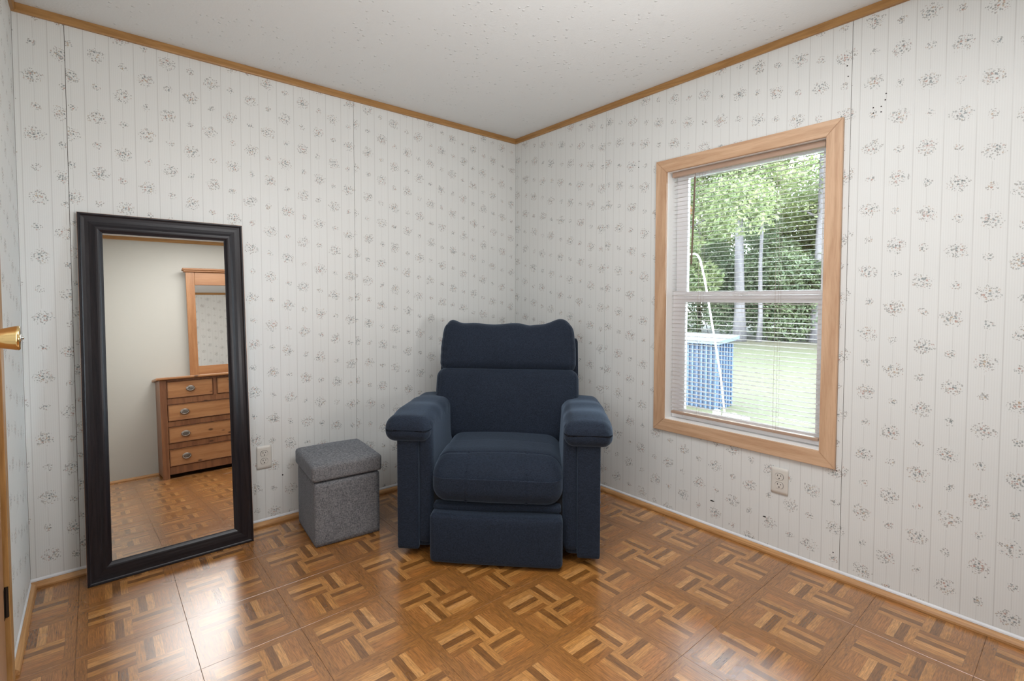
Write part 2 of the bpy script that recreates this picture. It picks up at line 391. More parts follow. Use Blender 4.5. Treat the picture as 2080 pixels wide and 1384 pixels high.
# outside
def grass_mat():
    g = G('lawn_grass'); p = g.n('ShaderNodeNewGeometry').outputs['Position']
    a = g.noise(p, .35, 3.0)[0]; b = g.noise(p, 9.0, 4.0, .7)[0]
    col = g.mix(g.ss(a, .35, .65), (0.0225, 0.0245, 0.0042), (0.0285, 0.0300, 0.0070)); col = g.mix(g.ss(b, .35, .7, 0, .5), col, (0.029, 0.0255, 0.0085))
    x = g.sep(p)[0]; col = g.mix(g.ss(x, 16.5, 19.5, 0.0, 0.65), col, (0.034, 0.026, 0.013))
    g.base(col); g.set(Roughness=.9); return g.mat
M['lawn'] = grass_mat()
def leaf_mat(name, c1, c2):
    g = G(name); p = g.n('ShaderNodeNewGeometry').outputs['Position']
    n = g.noise(p, 1.7, 3.0)[0]; n2 = g.noise(p, 23.0, 2.0)[0]
    col = g.mix(g.ss(n, .35, .65), c1, c2); v = g.ss(n2, .3, .7, .7, 1.35); col = g.mix(1.0, col, g.comb(v, v, v), 'MULTIPLY')
    g.base(col); g.set(Roughness=.6)
    t = g.n('ShaderNodeBsdfTranslucent'); g.nt.links.new(col, t.inputs[0]); mxx = g.n('ShaderNodeMixShader'); mxx.inputs[0].default_value = .4
    g.nt.links.new(g.b.outputs[0], mxx.inputs[1]); g.nt.links.new(t.outputs[0], mxx.inputs[2]); g.nt.links.new(mxx.outputs[0], g.out.inputs[0])
    return g.mat
M['leafA'] = leaf_mat('bright_leaves', (0.082, 0.105, 0.034), (0.150, 0.168, 0.070))
M['leafB'] = leaf_mat('mid_leaves', (0.080, 0.108, 0.038), (0.150, 0.170, 0.070))
M['leafC'] = leaf_mat('undergrowth_leaves', (0.065, 0.090, 0.046), (0.115, 0.140, 0.070))
M['leafO'] = leaf_mat('dry_leaves', (0.20, 0.085, 0.03), (0.23, 0.12, 0.05))
M['bark'] = wood('tree_bark', (0.115, 0.103, 0.105), (0.070, 0.062, 0.064), 'z', .12, .9, ring=6)
M['bluepaint'] = plain('blue_paint', (0.045, 0.070, 0.125), .5, vary=.1)
M['bluedark'] = plain('dark_blue_board', (0.016, 0.027, 0.050), .6, vary=.1)
M['bluelid'] = plain('pale_blue_lid', (0.062, 0.080, 0.108), .5, vary=.05)
M['whitepipe'] = plain('white_pipe', (0.80, 0.80, 0.78), .4)
M['stone'] = plain('pale_stone', (0.62, 0.57, 0.54), .8)

# ------------------------------------------------------------------ structure: floor tiles
TS = .3048; GX, GY = -1.521, -0.6199
struct_bm = box(-W_ROOM-.02, .12, -D_ROOM-.12, .12, -.06, -.0016)
floor = struct('floor', struct_bm, M['subfloor'])
def tile_mesh(x0, x1, y0, y1):
    bm = bmesh.new(); bx(bm, x0, x1, y0, y1, -.0020, 0.0)
    top = [e for e in bm.edges if all(abs(v.co.z) < 1e-6 for v in e.verts)]
    bmesh.ops.bevel(bm, geom=top, offset=.0005, segments=1, affect='EDGES')
    me = bpy.data.meshes.new('floor_tile'); bm.to_mesh(me); bm.free(); me.materials.append(M['tile']); return me
g_ = .00035; full = tile_mesh(-TS/2+g_, TS/2-g_, -TS/2+g_, TS/2-g_)
rs = random.Random(3)
for i in range(-5, 7):
    for j in range(-4, 10):
        x0, x1 = GX+TS*i, GX+TS*(i+1); y1, y0 = GY-TS*j, GY-TS*(j+1)
        cx0, cx1 = max(x0, -W_ROOM), min(x1, 0.0); cy0, cy1 = max(y0, -D_ROOM), min(y1, 0.0)
        if cx1-cx0 < .004 or cy1-cy0 < .004: continue
        xc, yc = (x0+x1)/2, (y0+y1)/2
        whole = (cx1-cx0 > TS-1e-4) and (cy1-cy0 > TS-1e-4)
        k = 2 if (i+j) % 2 == 1 and i >= 0 else 0
        if i+j >= 6 and i >= 2: k = 1
        if i == 0 and j == 1: k = 2
        elif i < 3: k = 0
        if whole: me = full
        else:
            # clipped tile drawn in its own rotated frame
            c = [(cx0-xc+g_, cy0-yc+g_), (cx1-xc-g_, cy1-yc-g_)]
            a = -k*math.pi/2; rot = [(p[0]*math.cos(a)-p[1]*math.sin(a), p[0]*math.sin(a)+p[1]*math.cos(a)) for p in c]
            me = tile_mesh(min(rot[0][0], rot[1][0]), max(rot[0][0], rot[1][0]), min(rot[0][1], rot[1][1]), max(rot[0][1], rot[1][1]))
        o = link('floor_tile', me, None, floor)
        o.location = (xc, yc, rs.uniform(-.0002, .0002)); o.rotation_euler = (rs.uniform(-.0012, .0012), rs.uniform(-.0012, .0012), k*math.pi/2)
        if (i, j) == (-2, 0): o.rotation_euler[1] = 0.0022
        if (i, j) == (-2, 1): o.rotation_euler[1] = 0.0022

# ------------------------------------------------------------------ structure: walls, panels
def backing(name, boxes):
    bm = bmesh.new()
    for b in boxes: bx(bm, *b)
    return struct(name, bm, M['seam'])
def panel(parent, plane, rects, u_off, v_off, sgn=1, name='wall_panel', mat=None, hole=None):
    """thin wall panel; plane 'x' or 'y' with its room-side face at rect-given coordinate"""
    bm = bmesh.new(); uvl = bm.loops.layers.uv.new('UVMap')
    for (a0, a1, z0, z1, c0, c1) in rects:
        if plane == 'y': bx(bm, a0, a1, c0, c1, z0, z1)
        else: bx(bm, c0, c1, a0, a1, z0, z1)
    for f in bm.faces:
        for l in f.loops:
            a = l.vert.co.x if plane == 'y' else l.vert.co.y
            l[uvl].uv = (a*sgn+u_off, l.vert.co.z+v_off)
    return obj(name, bm, mat or M['paper'], parent)
T = .004                                     # panel thickness
gp = .0009                                   # half the joint between panels
wb = backing('wall_back', [(-W_ROOM-.12, .12, T, .12, 0, H_ROOM)])
CW = .0837
for a0, a1, du, dv in ((-1.212, 0, 0.0, .035), (-2.432, -1.212, .031, .165), (-W_ROOM, -2.432, .057, .09)):
    panel(wb, 'y', [(a0+gp, a1-gp, 0, H_ROOM, 0, T)], 40*CW+du, dv)
WY0, WY1, WZ0, WZ1 = -1.933, -1.208, .515, 1.820      # window opening
wr_ = backing('wall_right', [(T, .12, WY1+.004, .12, 0, H_ROOM), (T, .12, -D_ROOM-.12, WY0-.004, 0, H_ROOM), (T, .12, WY0-.004, WY1+.004, 0, WZ0-.004), (T, .12, WY0-.004, WY1+.004, WZ1+.004, H_ROOM)])
panel(wr_, 'x', [(-.800+gp, 0, 0, H_ROOM, 0, T)], 40*CW+.02, .06, -1)
# stripe lines at y = -2.0415 - k*CW on the panel right of the window; the big bouquets step down by .0985 m per column
uR = 40*CW - 2.0415 + .0
def u_off_for(y_line): return (60*CW) - (-y_line)            # makes the line fall on a whole column
panel(wr_, 'x', [(-2.0125+gp, -.800-gp, 0, WZ0, 0, T), (-2.0125+gp, -.800-gp, WZ1, H_ROOM, 0, T), (-2.0125+gp, WY0, WZ0, WZ1, 0, T), (WY1, -.800-gp, WZ0, WZ1, 0, T)], u_off_for(-2.0415)+.012, .02, -1)
panel(wr_, 'x', [(-D_ROOM, -2.0125-gp, 0, H_ROOM, 0, T)], u_off_for(-2.0415), 60*.0985-1.284+.1203*.5-.1203*(-1)+.018, -1)
DY0, DY1, DZ = -1.405, -.640, 2.03                         # doorway in the left wall
wl = backing('wall_left', [(-W_ROOM-.12, -W_ROOM-T, DY1, 0, 0, H_ROOM), (-W_ROOM-.12, -W_ROOM-T, -D_ROOM, DY0, 0, H_ROOM), (-W_ROOM-.12, -W_ROOM-T, DY0, DY1, DZ, H_ROOM)])
panel(wl, 'x', [(DY1, 0, 0, H_ROOM, -W_ROOM-T, -W_ROOM)], .01, .05)
panel(wl, 'x', [(-D_ROOM, DY0, 0, H_ROOM, -W_ROOM-T, -W_ROOM), (DY0, DY1, DZ, H_ROOM, -W_ROOM-T, -W_ROOM)], .04, .1)
struct('wall_front', box(-W_ROOM-.12, .12, -D_ROOM-.12, -D_ROOM, 0, H_ROOM), M['plainwall'])
struct('ceiling', box(-W_ROOM-.12, .12, -D_ROOM-.12, .12, H_ROOM, H_ROOM+.10), M['ceil'])
# hallway closing board behind the door so no daylight leaks in
# small nail holes and scuffs in the panels of the right wall
def hole(parent, loc, plane, r=.0035, ln=None):
    bm = bmesh.new()
    lathe(bm, [(r, -.0006), (r, .0006)], 10, Matrix.Scale(ln or 1.0, 4, (0, 1, 0)))
    o = obj('nail_hole' if not ln else 'scuff', bm, M['hole'], parent)
    o.location = loc; o.rotation_euler = (0, R(90), 0) if plane == 'x' else (R(90), 0, 0)
for y, z in ((-2.124, 1.938), (-2.122, 1.915), (-2.085, 1.896), (-2.086, 1.875), (-2.11, 1.894), (-2.11, 1.873), (-1.996, 2.088), (-2.0, 2.045), (-1.029, 1.917), (-1.026, 1.885), (-1.995, .445), (-1.99, .10)):
    hole(wr_, (-.0003, y, z), 'x', .0025)
hole(wr_, (-.0003, -1.474, .151), 'x', .003, 3.6); hole(wr_, (-.0003, -1.719, .157), 'x', .003, 2.4)
hole(wb, (-1.6204, -.0003, .238), 'y', .004)

# crown trim and baseboards
def crown_prof(): return [(0, 2.257), (.010, 2.257), (.013, 2.262), (.013, 2.2895), (0, 2.2895)]
def base_prof(): return [(0, 0.0003), (.019, .0003), (.0195, .008), (.016, .016), (.009, .0215), (0, .0225)]
def run(name, prof, side, a0, a1, mat, parent=None, st=True):
    bm = bmesh.new()
    if side == 'back': prism(bm, [(-d, z) for d, z in prof], 'x', a0, a1)
    if side == 'front': prism(bm, [(-D_ROOM+d, z) for d, z in prof], 'x', a0, a1)
    if side == 'right': prism(bm, [(-d, z) for d, z in prof], 'y', a0, a1)
    if side == 'left': prism(bm, [(-W_ROOM+d, z) for d, z in prof], 'y', a0, a1)
    o = obj(name, bm, mat, parent)
    if st: o['kind'] = 'structure'
    return o
run('trim_1', crown_prof(), 'back', -W_ROOM, -.0005, M['oak_x']); run('trim_2', crown_prof(), 'right', -D_ROOM+.014, -.0135, M['oak_y'])
run('trim_3', crown_prof(), 'left', -D_ROOM+.014, -.0135, M['oak_y']); run('trim_4', crown_prof(), 'front', -W_ROOM, 0, M['oak_x'])
for nm, sd, a0, a1, mt in (('baseboard_back', 'back', -W_ROOM, -.0005, 'base_x'), ('baseboard_right', 'right', -D_ROOM+.02, -.02, 'base_y'), ('baseboard_left', 'left', -.600, -.02, 'base_y'), ('baseboard_front', 'front', -W_ROOM, 0, 'base_x')):
    b = run(nm, base_prof(), sd, a0, a1, M[mt])
    if sd != 'front':
        run('caulk_bead', [(0, .0226), (.004, .0226), (.0035, .028), (0, .034)], sd, a0+(.0 if sd == 'back' else .003), a1-.003, M['caulk'], b, False)

# ------------------------------------------------------------------ structure: window
win = struct_empty('window_1', (0, 0, 0))
OY0, OY1, OZ0, OZ1 = -1.992, -1.146, .452, 1.884
def casing(a, b_, c, d, mat):
    bm = bmesh.new(); prism(bm, [a, b_, c, d], 'x', -.016, -.0002)
    es = [e for e in bm.edges if all(v.co.x < -.0159 for v in e.verts)]
    bmesh.ops.bevel(bm, geom=es, offset=.0018, segments=2, affect='EDGES')
    return obj('casing_board', bm, mat, win)
e_ = .0004
casing((OY0, OZ1), (OY1, OZ1), (WY1, WZ1+e_), (WY0, WZ1+e_), M['cas_y'])
casing((OY0, OZ0), (OY1, OZ0), (WY1, WZ0-e_), (WY0, WZ0-e_), M['cas_y'])
casing((OY0, OZ0+e_), (OY0, OZ1-e_), (WY0-e_, WZ1), (WY0-e_, WZ0), M['cas_z'])
casing((OY1, OZ0+e_), (OY1, OZ1-e_), (WY1+e_, WZ1), (WY1+e_, WZ0), M['cas_z'])
for args in ((-.002, .14, WY0-.003, WY0+.0015, WZ0-.003, WZ1+.003), (-.002, .14, WY1-.0015, WY1+.003, WZ0-.003, WZ1+.003), (-.002, .14, WY0+.002, WY1-.002, WZ1-.0015, WZ1+.003), (-.002, .14, WY0+.002, WY1-.002, WZ0-.003, WZ0+.0015)):
    obj('jamb_liner', box(*args), M['jamb'], win)
def sash(name, x0, x1, y0, y1, z0, z1, l, r, b, t):
    bm = bmesh.new()
    bx(bm, x0, x1, y1-l, y1, z0, z1, .002); bx(bm, x0, x1, y0, y0+r, z0, z1, .002)
    bx(bm, x0+.001, x1-.001, y0+r-.002, y1-l+.002, z0, z0+b, .002); bx(bm, x0+.001, x1-.001, y0+r-.002, y1-l+.002, z1-t, z1, .002)
    o = obj(name, bm, M['white'], win)
    gx = (x0+x1)/2; obj('pane', box(gx-.0015, gx+.0015, y0+r-.002, y1-l+.002, z0+b-.002, z1-t+.002), M['glass'], o)
    return o
sash('lower_sash', .060, .084, WY0+.003, WY1-.003, WZ0+.003, 1.192, .070, .036, .048, .056)
sash('upper_sash', .087, .111, WY0+.003, WY1-.003, 1.140, WZ1-.003, .062, .036, .05, .024)
bm = bmesh.new(); bx(bm, .055, .0598, -1.60, -1.54, 1.165, 1.185, .002); bx(bm, .048, .0552, -1.575, -1.565, 1.168, 1.182, .002)
obj('sash_lock', bm, M['white'], win)

# ------------------------------------------------------------------ structure: door in the left wall, just ajar
door = struct_empty('door_1', (-W_ROOM-.002, DY1-.022, 0), R(3.0))
# closed leaf runs towards -y from the hinge; opened by a few degrees into the room
obj('door_leaf', box(-.034, 0, -.725, -.002, .012, 2.01, .002), M['doorwood'], door)
kz = 1.078; km = Matrix.Translation((0, -.665, kz)) @ Matrix.Rotation(R(90), 4, 'Y')
bm = bmesh.new(); lathe(bm, [(.030, 0), (.031, .003), (.024, .007), (.013, .010), (.0115, .020), (.0135, .030), (.0175, .042), (.021, .057), (.0235, .069), (.0245, .0725), (.022, .075), (.008, .0735)], 32, km)
kn = obj('door_handle', bm, M['brass'], door, True)
bm = bmesh.new(); lathe(bm, [(.0075, .072), (.0085, .075), (.005, .0765), (.003, .077), (.003, .080), (.001, .0805)], 20, km); obj('lock_button', bm, M['steel'], kn, True)
for z in (.265, 1.02, 1.80):
    bm = bmesh.new(); tube(bm, [(.004, .002, z-.045), (.004, .002, z+.045)], .0055, 10); bx(bm, -.001, .001, -.022, .002, z-.044, z+.044)
    obj('hinge', bm, M['darkmetal'], door, False)
fr_ = struct_empty('trim_5', (0, 0, 0))
obj('casing_board', box(-W_ROOM-.11, -W_ROOM+.010, DY1-.020, DY1+.032, 0, DZ+.04, .002), M['oak_z'], fr_)
obj('casing_board', box(-W_ROOM-.11, -W_ROOM+.010, DY0-.038, DY0+.012, 0, DZ+.04, .002), M['oak_z'], fr_)
obj('casing_board', box(-W_ROOM-.11, -W_ROOM+.010, DY0+.0125, DY1-.0205, DZ-.012, DZ+.04, .002), M['oak_y'], fr_)
obj('daylight_block_board', box(-W_ROOM-.119, -W_ROOM-.112, DY0-.02, DY1+.02, 0, DZ+.03), M['plainwall'], fr_)  # unseen board added across the opening to keep daylight out

# ------------------------------------------------------------------ recliner
CH = thing('recliner', 'large navy blue fabric recliner with padded arms standing in the corner', 'armchair', (-1.003, -1.0073, 0), R(-45.32))
nv = M['navy']
# local frame: x to the viewer's right, y away from the viewer, z up; front of the posts at y = 0
obj('base_frame', box(-.27, .27, .03, .66, 0.0, .05, .004), M['blackcloth'], CH)
obj('seat_box', box(-.298, .298, .012, .58, .051, .30, .005), M['blackcloth'], CH)
def ridge(d, w): return math.exp(-(d/w)**2)
def arm(s):
    a = softbox('arm', (s*.372, .335, .302), (.074, .333, .266), .022, nv, CH, (10, 34, 30))
    # padded top draped over the arm
    def fpad(v, p):
        yy = v.y; v.z += .010*math.cos(v.x/.105*1.4)*(1 if v.z > 0 else 0)
        if v.z > 0: v.z -= max(0, (yy-.0))*.055
        t = max(0, -p[1]-.5)/.5
        if v.z > 0: v.z -= .020*t*t
        if v.z < 0 and s*v.x < 0: v.z -= 0
        v.z += .0022*math.sin(yy*31+s)*max(0, p[2])
        v.x += .0015*math.sin(yy*47)
        return v
    pd = softbox('arm_pad', (s*.396, .288, .578), (.104, .335, .058), .046, nv, CH, (26, 60, 18), fpad)
    def fin(v, p):
        v.x += -s*.010*math.cos(v.y/.3*1.3)*math.cos(v.z/.17*1.3)
        return v
    softbox('inner_arm_panel', (s*.322, .300, .338), (.033, .312, .278), .022, nv, a, (12, 34, 34), fin)
    # raised upholstered strip down the front of the arm
    softbox('front_strip', (s*.398, -.004, .2945), (.049, .016, .2595), .008, nv, a, (12, 6, 34))
    return a
arm(-1); arm(1)
def fseat(v, p):
    X, Y, Z = v.x, v.y, v.z
    front = max(0.0, (-Y-.12)/.17)
    # crown and waterfall front
    if p[2] > -.9:
        v.z += (.020*math.cos(X/.29*1.35)*(.5+.5*p[2]))*(1-.3*front)
    if p[2] > 0.2: v.z -= .060*max(0, (-Y-.13)/.165)**2
    bulge = .024*math.cos(X/.29*1.25)*math.cos((Z+.01)/.115*1.25)
    if p[1] < -.2: v.y -= max(0, bulge)
    if p[2] > .5 and Y > -.02: v.z -= .010*min(1, (Y+.02)/.02)                 # rear panel lies a touch lower
    # stitched grooves
    g = 0
    if p[2] > .5 or p[1] < -.9:
        yl = -.175+.006*math.sin(X*11)
        if p[2] > .5: g += .0050*ridge(Y-yl, .0040)
        if Y < yl or p[1] < -.9:
            g += .0045*(ridge(X-.131, .0040)+ridge(X+.131, .0040))
        # creases
        g += .0022*ridge(Z-.052-.05*X, .006)*ridge(X-.10, .10)*(p[1] < -.9)
        g += .0016*ridge(Z-.085+.03*X, .007)*ridge(X-.02, .09)*(p[1] < -.9)
    if p[1] < -.9 and abs(p[2]) < .98: v.y += g
    else: v.z -= g
    return v
softbox('seat_cushion', (0, .228, .358), (.287, .285, .098), .070, nv, CH, (150, 120, 50), fseat)
def ffoot(v, p):
    if p[1] < 0: v.y -= .014*math.cos(v.x/.285*1.3)*math.cos(v.z/.11*1.2)
    if p[2] > .5: v.z -= .004*math.cos(v.x/.285*1.5)
    if p[1] < 0:
        for zz in (.085,): v.y += .0015*ridge(v.z-zz-.01*v.x, .006)
    return v
softbox('footrest', (0, -.038, .120), (.286, .045, .108), .022, nv, CH, (50, 10, 30), ffoot)
def fflap(v, p):
    v.z += .006*math.sin(v.x*9); return v
softbox('footrest_flap', (0, -.002, .242), (.280, .030, .016), .012, nv, CH, (30, 6, 6), fflap)
# reclined back: tilt about the seat's rear edge
BK = bpy.data.objects.new('backrest', None); COL.objects.link(BK); BK.parent = CH; BK.location = (0, .440, .43); BK.rotation_euler = (R(-15.5), 0, 0)
softbox('back_shell', (0, .150, .215), (.392, .050, .340), .020, nv, BK, (30, 8, 30))
def flow(v, p):
    if p[1] < 0: v.y -= .030*math.cos(v.x/.385*1.35)*math.cos(v.z/.19*1.35)
    v.y += .0018*math.sin(v.x*17+v.z*9)
    if p[1] < .2: v.y += .0035*ridge(abs(v.x)-.362, .0045)
    return v
softbox('lower_back_cushion', (0, .040, .168), (.386, .085, .191), .055, nv, BK, (90, 16, 50), flow)
def fup(v, p):
    X = v.x
    if p[1] < 0: v.y -= .032*math.cos(X/.37*1.3)*math.cos((v.z)/.13*1.3)
    if p[2] > 0:
        k = min(1, max(0, v.z/.125))
        ear = .026*(ridge(X+.325, .045)+ridge(X-.305, .060))
        wave = .004*math.sin(X*26+.5)-.006*ridge(X-.12, .03)
        v.z += k*(ear+wave)
    if abs(p[0]) > .86 and p[1] < .3: v.y += .0022*math.sin(v.z*150)*(abs(p[0])-.86)/.14
    if p[1] < .2: v.y += .0030*ridge(abs(X)-.345, .0045)*(p[2] < .8)
    v.x *= 1-.035*max(0, p[2])
    return v
softbox('upper_back_cushion', (0, .050, .476), (.373, .080, .134), .050, nv, BK, (120, 16, 40), fup)

# ------------------------------------------------------------------ storage ottoman
OT = thing('storage_ottoman', 'grey linen cube ottoman with padded lid beside the navy recliner', 'ottoman', (-1.598, -.413, 0), R(-5))
softbox('body', (.158, .172, .152), (.156, .168, .150), .006, M['grey'], OT, (14, 14, 14))
def flid(v, p):
    if p[2] > 0: v.z += .010*math.cos(v.x/.165*1.4)*math.cos(v.y/.175*1.4)
    return v
softbox('lid', (.158, .172, .3475), (.167, .179, .0395), .016, M['grey'], OT, (22, 22, 10), flid)

# ------------------------------------------------------------------ floor mirror leaning on the wall
tilt = R(4.75); LM = Vector((-2.103, -.1480, 0))
MR = thing('floor_mirror', 'tall dark brown framed floor mirror leaning against the floral wallpaper', 'mirror', LM)
MR.rotation_euler = (-tilt, 0, 0)
MW, MH, FW = .612, 1.515, .080
# frame section: u from the outer edge inwards, d towards the room (negative y)
sec = [(0, .013), (0, .002), (.002, .0), (.006, .0), (.0085, .003), (.012, .0048), (.022, .0058), (.034, .0055), (.046, .0035), (.056, .0008), (.062, .0004), (.067, .0018), (.072, .005), (.076, .0078), (.080, .0092), (.080, .013)]
def rail(side):
    bm = bmesh.new()
    hw, H = MW/2, MH
    def P(u, d, end):
        if side == 'bottom': return ((-hw+u) if end == 0 else (hw-u), d, u)
        if side == 'top': return ((-hw+u) if end == 0 else (hw-u), d, H-u)
        if side == 'left': return (-hw+u, d, u if end == 0 else H-u)
        return (hw-u, d, u if end == 0 else H-u)
    A = [bm.verts.new(P(u, d, 0)) for u, d in sec]; B = [bm.verts.new(P(u, d, 1)) for u, d in sec]
    n = len(sec); fs = [bm.faces.new((A[i], A[(i+1) % n], B[(i+1) % n], B[i])) for i in range(n)]
    fs += [bm.faces.new(A[::-1]), bm.faces.new(B)]
    bmesh.ops.recalc_face_normals(bm, faces=fs)
    o = obj('frame_rail', bm, M['frame'] if side in ('top', 'bottom') else M['frame_z'], MR)
    return o
for s_ in ('bottom', 'top', 'left', 'right'): rail(s_)
bm = bmesh.new(); hw = MW/2
for (x0, x1, z0, z1) in ((-hw-.0015, hw+.0015, -.0002, .003), (-hw-.0015, hw+.0015, MH-.003, MH+.0015), (-hw-.0015, -hw+.003, .003, MH-.003), (hw-.003, hw+.0015, .003, MH-.003)):
    bx(bm, x0, x1, .004, .009, z0, z1)
obj('bronze_edge', bm, M['frame_edge'], MR)
obj('backing_board', box(-hw+.002, hw-.002, .0135, .0195, .003, MH-.003), M['backing'], MR)
obj('mirror_glass', box(-hw+FW-.006, hw-FW+.006, .0100, .0130, FW-.006, MH-FW+.006), M['mirror'], MR)

# ------------------------------------------------------------------ outlets
def outlet(loc, rotz, label):
    t = thing('wall_outlet', label, 'outlet', loc, rotz, None)
    # local: x along the wall, -y into the room
    softbox('cover_plate', (0, -.003, 0), (.036, .003, .059), .0028, M['plate'], t, (8, 2, 8))
    for zz in (.0195, -.0195):
        bm = bmesh.new(); pts = []
        for k in range(24):
            a = 2*math.pi*k/24; pts.append((.0168*math.cos(a), max(-.0135, min(.0135, .0168*math.sin(a)))+zz))
        prism(bm, pts, 'y', -.0085, -.006)
        f = obj('socket_face', bm, M['plate'], t)
        ring = bmesh.new(); prism(ring, [(x*1.07, zz+(z-zz)*1.08) for x, z in pts], 'y', -.0063, -.0059); obj('socket_gap', ring, M['black'], f)
        for xx, h in ((-.0062, .0046), (.0062, .0038)): obj('slot', box(xx-.0013, xx+.0013, -.0088, -.0080, zz+.002-h+.004, zz+.002+h+.002), M['black'], f)
        b2 = bmesh.new(); lathe(b2, [(.0026, 0), (.0026, .001)], 10, Matrix.Translation((0, -.0080, zz-.0075)) @ Matrix.Rotation(R(90), 4, 'X')); obj('slot', b2, M['black'], f)
    b3 = bmesh.new(); lathe(b3, [(.0032, 0), (.0028, .0012)], 12, Matrix.Translation((0, -.006, 0)) @ Matrix.Rotation(R(90), 4, 'X')); obj('screw', b3, M['plate'], t)
    return t
outlet((-1.7095, -.0003, .3505), 0, 'ivory double wall outlet between the floor mirror and the grey ottoman')
outlet((-.0003, -1.7805, .342), R(-90), 'beige double wall outlet on the floral wall below the window')

# ------------------------------------------------------------------ window blind
BL = thing('window_blind', 'cream mini blind with open slats hanging in the oak framed window', 'blind', (.030, 0, 0))
YB0, YB1 = -1.922, -1.222
obj('headrail', box(-.013, .013, YB0, YB1, 1.792, 1.8175, .0015), M['blindrail'], BL)
obj('bottom_rail', box(-.012, .012, YB0+.002, YB1-.008, .546, .560, .003), M['blindrail'], BL)
def slat_mesh():
    bm = bmesh.new(); n = 4; rows = []
    for k in range(n+1):
        a = (k/n-.5); x = a*.0215; z = .0014*(1-(2*a)**2)
        rows.append([[bm.verts.new((x, y, z+dz)) for y in (YB0+.004, YB1-.006)] for dz in (0, -.0005)])
    for k in range(n):
        for s_ in (0, 1):
            q = (rows[k][s_][0], rows[k+1][s_][0], rows[k+1][s_][1], rows[k][s_][1]); bm.faces.new(q if s_ == 0 else q[::-1])
    bm.faces.new((rows[0][0][0], rows[0][0][1], rows[0][1][1], rows[0][1][0])); bm.faces.new((rows[n][0][0], rows[n][1][0], rows[n][1][1], rows[n][0][1]))
    bmesh.ops.recalc_face_normals(bm, faces=bm.faces)
    me = bpy.data.meshes.new('slat'); bm.to_mesh(me); bm.free(); me.materials.append(M['blind']); return me
sm = slat_mesh(); z = .577; k = 0
rb = random.Random(5)
while z < 1.785:
    o = link('slat', sm, None, BL); o.location = (0, 0, z); o.rotation_euler = (rb.uniform(-.0008, .0008), R(-4.5+rb.uniform(-.6, .6)), 0)
    z += .0213
for yy in (-1.388, -1.752):
    bm = bmesh.new()
    for xx in (-.0135, .0135): tube(bm, [(xx, yy, .555), (xx, yy, 1.795)], .0005, 4)
    tube(bm, [(-.016, yy+.012, .552), (-.016, yy+.012, 1.795)], .0007, 4)
    obj('ladder_cord', bm, M['cord'], BL)
bm = bmesh.new(); tube(bm, [(-.018, -1.352, 1.772), (-.020, -1.345, 1.50), (-.020, -1.339, 1.331)], .0046, 8); tube(bm, [(-.012, -1.352, 1.795), (-.018, -1.352, 1.772)], .0012, 6)
obj('tilt_wand', bm, M['wand'], BL)

# ------------------------------------------------------------------ dresser and its mirror (seen in the floor mirror)
DX0, DX1, DYF = -1.925, -.655, -2.786
DR = thing('dresser', 'knotty pine dresser with oval pulls standing at the plain wall behind the viewer', 'dresser', ((DX0+DX1)/2, -2.99, 0))
ox, oy = (DX0+DX1)/2, -2.99
def L_(x0, x1, y0, y1, z0, z1, b=.0): return box(x0-ox, x1-ox, y0-oy, y1-oy, z0, z1, b)
yb = -3.188
obj('side_panel', L_(DX0, DX0+.018, yb, DYF-.05, .02, .872, .001), M['pine_dark'], DR); obj('side_panel', L_(DX1-.018, DX1, yb, DYF-.05, .02, .872, .001), M['pine_dark'], DR)
for x0 in (DX0, DX1-.052): obj('front_post', L_(x0, x0+.052, DYF-.052, DYF, 0, .872, .002), M['pine_dark'], DR)
for x0 in (DX0+.001, DX1-.041): obj('rear_leg', L_(x0, x0+.04, yb, yb+.04, 0, .10, .002), M['pine_dark'], DR)
obj('back_panel', L_(DX0+.019, DX1-.019, yb, yb+.008, .05, .87), M['pine_dark'], DR)
obj('dresser_top', L_(DX0-.028, DX1+.028, yb-.005, DYF+.025, .874, .896, .006), M['pine_x'], DR)
xi0, xi1 = DX0+.0525, DX1-.0525
for z0, z1 in ((.034, .100), (.255, .303), (.452, .498), (.650, .702), (.857, .8735)): obj('rail', L_(xi0, xi1, DYF-.03, DYF-.006, z0, z1, .001), M['pine_dark'] if z0 < .8 else M['pine_dark'], DR)
def handle(parent, x, zc):
    mt = Matrix.Translation((x-ox, DYF+.0-oy, zc)) @ Matrix.Rotation(R(-90), 4, 'X') @ Matrix.Diagonal((1.30, 1.0, 1.0, 1.0))
    bm = bmesh.new(); lathe(bm, [(.027, .0), (.0275, .002), (.024, .0045), (.019, .0035), (.0175, .006), (.012, .0045), (.004, .006)], 28, mt)
    tube(bm, [Vector((x-ox+.029*math.cos(a), DYF-oy+.010+.006*math.sin(-a), zc+.002+.021*math.sin(a))) for a in [math.pi+math.pi*k/12 for k in range(13)]], .0028, 6)
    obj('handle', bm, M['pewter'], parent, True)
def drawer(x0, x1, z0, z1, hs):
    bm = L_(x0, x1, DYF-.30, DYF-.004, z0, z1, .0); d = obj('drawer', bm, M['pine_x'], DR)
    bm = bmesh.new()
    for a in ((x0, x1, z0, z0+.005), (x0, x1, z1-.005, z1), (x0, x0+.005, z0+.005, z1-.005), (x1-.005, x1, z0+.005, z1-.005)):
        bx(bm, a[0]-ox, a[1]-ox, DYF-.0042-oy, DYF-.0005-oy, a[2], a[3], .001)
    obj('bead', bm, M['pine_dark'], d)
    for h in hs: handle(d, h, (z0+z1)/2)
w3 = (xi1-xi0-2*.032)/3
for k in range(3):
    a = xi0+k*(w3+.032); drawer(a+.003, a+w3-.003, .706, .854, [a+w3/2])
    if k: obj('divider', L_(a-.0315, a-.0005, DYF-.03, DYF-.006, .702, .857, .001), M['pine_dark'], DR)
